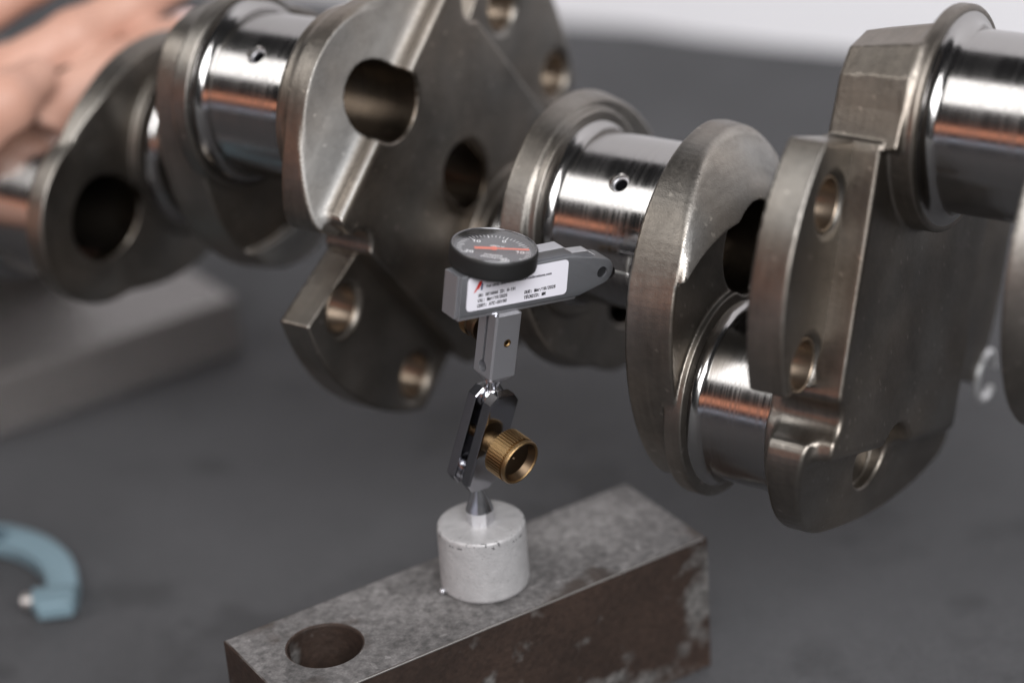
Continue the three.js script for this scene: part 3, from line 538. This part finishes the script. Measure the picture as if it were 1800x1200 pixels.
  const red = std({ color: lin(0.75, 0.11, 0.035), roughness: 0.45 });
  const needle = mergeGeometries([new THREE.BoxGeometry(0.0112, 0.00022, 0.00075).translate(0.0056, 0, 0), new THREE.BoxGeometry(0.0062, 0.00022, 0.0013).translate(-0.0031, 0, 0), new THREE.CylinderGeometry(0.0011, 0.0011, 0.0004, 24)].map((q) => q.toNonIndexed())); needle.rotateY(-PSI + 0.10).translate(0, 0.0230, 0);
  part('needle', needle, red, dial);
  const cr = [[0, 0.02445]]; for (let i = 1; i <= 10; i++) { const r = 0.01315 * i / 10; cr.push([r, 0.02445 - 0.0004 * (i / 10) ** 2]); }
  part('crystal', latheY(cr.reverse(), 96), phys({ color: lin(1, 1, 1), transmission: 1, thickness: 0, roughness: 0.06, ior: 1.85, specularIntensity: 1 }), dial);
}

// ------------------------------------------------------------------ steel support block at the left, under the far end of the shaft
{
  const P = V(-0.128, 0, -0.2745), Q = V(-0.232, 0, -0.2025), d = Q.clone().sub(P); const L = 0.24, ang = Math.atan2(-d.z, d.x);
  const g0 = new THREE.Group(); g0.name = 'support_block'; scene.add(g0); g0.position.copy(P); g0.rotation.y = ang;   // local x towards near left, z to the far left
  tag(g0, 'blurred low grey steel V block at the left, under the far end of the crankshaft', 'v block');
  const side = d.clone().normalize().cross(V(0, 1, 0)); const zs = side.x < 0 ? 1 : -1;
  const mat = std({ color: lin(0.28, 0.265, 0.255), metalness: 1, roughness: 0.27, bumpMap: T_grain, bumpScale: 0.0002 });
  part('block_foot', new RoundedBoxGeometry(L, 0.028, 0.14, 3, 0.0015).translate(L / 2, 0.014, zs * 0.07), mat, g0);
  const s = new THREE.Shape(); s.moveTo(0, 0); s.lineTo(0.12, 0); s.lineTo(0.12, 0.098); s.lineTo(0.1, 0.098); s.lineTo(0.06, 0.055); s.lineTo(0.02, 0.098); s.lineTo(0, 0.098); s.closePath();
  const vg = new THREE.ExtrudeGeometry(s, { depth: 0.05, bevelEnabled: true, bevelSize: 0.0012, bevelThickness: 0.0012, bevelSegments: 2 }); vg.translate(0.05, 0.028, zs > 0 ? 0.075 : -0.125);
  part('vee', vg, mat, g0);
}

// ------------------------------------------------------------------ the blue micrometer lying on the mat
{
  const g0 = new THREE.Group(); g0.name = 'micrometer'; scene.add(g0); g0.position.set(-0.2325, 0.0035, -0.0535);
  tag(g0, 'light blue outside micrometer lying on the mat at the lower left', 'micrometer');
  const blue = std({ color: lin(0.19, 0.28, 0.325), roughness: 0.5, metalness: 0.1, bumpMap: T_grain, bumpScale: 0.0002 });
  const s = new THREE.Shape(), n = 40, ro = (a) => 0.0575 + 0.002 * Math.sin(a), ri = (a) => 0.0475 + 0.0008 * Math.sin(a);
  for (let i = 0; i <= n; i++) { const a = Math.PI * i / n; i ? s.lineTo(ro(a) * Math.cos(a), ro(a) * Math.sin(a)) : s.moveTo(ro(a), 0); }
  s.lineTo(-0.060, -0.010); s.lineTo(-0.0425, -0.010);
  for (let i = n; i >= 0; i--) { const a = Math.PI * i / n; s.lineTo(ri(a) * Math.cos(a), ri(a) * Math.sin(a)); }
  s.lineTo(0.0455, -0.003); s.lineTo(0.046, -0.0065); s.lineTo(0.057, -0.0055); s.closePath();
  const fg = new THREE.ExtrudeGeometry(s, { depth: 0.004, bevelEnabled: true, bevelSize: 0.0012, bevelThickness: 0.0015, bevelSegments: 3 }); fg.rotateX(-Math.PI / 2);
  part('frame', boxUV(creased(fg, 40)), blue, g0);
  part('anvil_boss', creased(new THREE.CylinderGeometry(0.0050, 0.0050, 0.016, 28).rotateZ(Math.PI / 2).translate(0.0510, 0.004, 0.0015), 40), blue, g0);
  part('anvil', creased(new THREE.CylinderGeometry(0.0031, 0.0031, 0.005, 24).rotateZ(Math.PI / 2).translate(0.0412, 0.004, 0.0015), 40), std({ color: lin(0.52, 0.49, 0.47), metalness: 1, roughness: 0.4 }), g0);
  part('frame_pad', creased(new THREE.CylinderGeometry(0.0035, 0.0035, 0.001, 24).translate(0.021, 0.0078, -0.0445), 40), std({ color: lin(0.06, 0.1, 0.13), roughness: 0.6 }), g0);
  part('spindle', creased(new THREE.CylinderGeometry(0.0031, 0.0031, 0.05, 24).rotateZ(Math.PI / 2).translate(-0.045, 0.004, 0.0015), 40), M.satin, g0);
  part('thimble', creased(new THREE.CylinderGeometry(0.0075, 0.0075, 0.05, 32).rotateZ(Math.PI / 2).translate(-0.095, 0.0055, 0.0015), 40), M.satin, g0);
}

// ------------------------------------------------------------------ the hand resting on the far end of the shaft
{
  const caps = [];
  const cap = (a, b, ra, rb) => caps.push([a, b, ra, rb]);
  const W = [-0.2430, 0.1435, -0.1297], I1 = [-0.1821, 0.1639, -0.1543], I2 = [-0.1503, 0.1769, -0.1713], I3 = [-0.1332, 0.1813, -0.1857], I4 = [-0.1221, 0.1832, -0.1969];
  const M1 = [-0.1998, 0.1751, -0.1698], M2 = [-0.1658, 0.1886, -0.1822], M3 = [-0.1437, 0.1949, -0.2001], M4 = [-0.1284, 0.1977, -0.2139];
  const R1 = [-0.2183, 0.1916, -0.1886], R2 = [-0.1833, 0.2071, -0.2050], R3 = [-0.1641, 0.2138, -0.2262], R4 = [-0.1520, 0.2177, -0.2420];
  const P1 = [-0.2345, 0.2013, -0.2050], P2 = [-0.2046, 0.2158, -0.2233], P3 = [-0.1911, 0.2225, -0.2378], P4 = [-0.1795, 0.2254, -0.2503];
  for (const [a, b, c, d, r] of [[I1, I2, I3, I4, 0.0098], [M1, M2, M3, M4, 0.0102], [R1, R2, R3, R4, 0.0096], [P1, P2, P3, P4, 0.0084]]) { cap(a, b, r * 1.12, r); cap(b, c, r * 0.98, r * 0.92); cap(c, d, r * 0.92, r * 0.78); cap(W, a, 0.020, r * 1.45); }
  const T1 = [-0.2281, 0.1573, -0.1275], T2 = [-0.2026, 0.1742, -0.1191], T3 = [-0.1860, 0.1812, -0.1292], T4 = [-0.1761, 0.1841, -0.1462];
  cap(W, T1, 0.021, 0.018); cap(T1, T2, 0.018, 0.0150); cap(T2, T3, 0.0148, 0.0115); cap(T3, T4, 0.0115, 0.0085);
  cap(T1, I1, 0.0145, 0.0135);
  cap(W, [-0.36, 0.14, -0.03], 0.025, 0.034);
  const cd = (p, [a, b, ra, rb]) => { const dx = b[0] - a[0], dy = b[1] - a[1], dz = b[2] - a[2], t = Math.max(0, Math.min(1, ((p[0] - a[0]) * dx + (p[1] - a[1]) * dy + (p[2] - a[2]) * dz) / (dx * dx + dy * dy + dz * dz))); return Math.hypot(p[0] - a[0] - dx * t, p[1] - a[1] - dy * t, p[2] - a[2] - dz * t) - (ra + (rb - ra) * t); };
  const f = (x, y, z) => { const p = [x, y, z]; let d = 1; for (let i = 0; i < caps.length; i++) d = smin(d, cd(p, caps[i]), 0.0055); return d; };
  const skin = (p, n) => { const m = fbm3(p[0] * 55, p[1] * 55, p[2] * 55, 4) - 0.5, q = noise3(p[0] * 500, p[1] * 500, p[2] * 500) - 0.5; const k = 1 + 0.25 * m + 0.06 * q; return [0.55 * k, 0.315 * k * (1 + 0.2 * m), 0.237 * k * (1 + 0.3 * m)]; };
  const g = nets(f, [-0.40, 0.10, -0.31], [-0.11, 0.26, -0.02], 0.0024, skin, null);
  const T_skin = tex(512, 512, (u, v) => g1(0.6 * tileFbm(u, v, 40, 121, 4) + 0.4 * tileNoise(u, v, 120, 122)), { size: 0.06 });
  const m = new THREE.Group(); m.name = 'person'; scene.add(m); m.position.set(0, 0, 0);
    tag(m, 'bare hand of a person resting on the far end of the crankshaft at upper left', 'person');
  part('hand', g, phys({ color: lin(1, 1, 1), vertexColors: true, roughness: 0.5, bumpMap: T_skin, bumpScale: 0.0003, sheen: 0.2 }), m);
  const nailMat = std({ color: lin(0.75, 0.55, 0.52), roughness: 0.28 });
  for (const [a, b] of [[I3, I4], [M3, M4], [R3, R4], [P3, P4]]) {
    const q = part('fingernail', new THREE.SphereGeometry(1, 20, 12), nailMat, m), dir = V(b[0] - a[0], b[1] - a[1], b[2] - a[2]).normalize();
    const up = V(-0.15, 0.93, 0.33).addScaledVector(dir, -V(-0.15, 0.93, 0.33).dot(dir)).normalize(), sd = new THREE.Vector3().crossVectors(up, dir);
    q.quaternion.setFromRotationMatrix(new THREE.Matrix4().makeBasis(dir, up, new THREE.Vector3().crossVectors(dir, up)));
    q.scale.set(0.0062, 0.0014, 0.0050); q.position.set(...b).addScaledVector(up, 0.0066).addScaledVector(dir, -0.001);
  }
}

scene.traverse((o) => { if (o.isMesh) { o.castShadow = true; o.receiveShadow = true; } });
renderer.render(scene, camera);
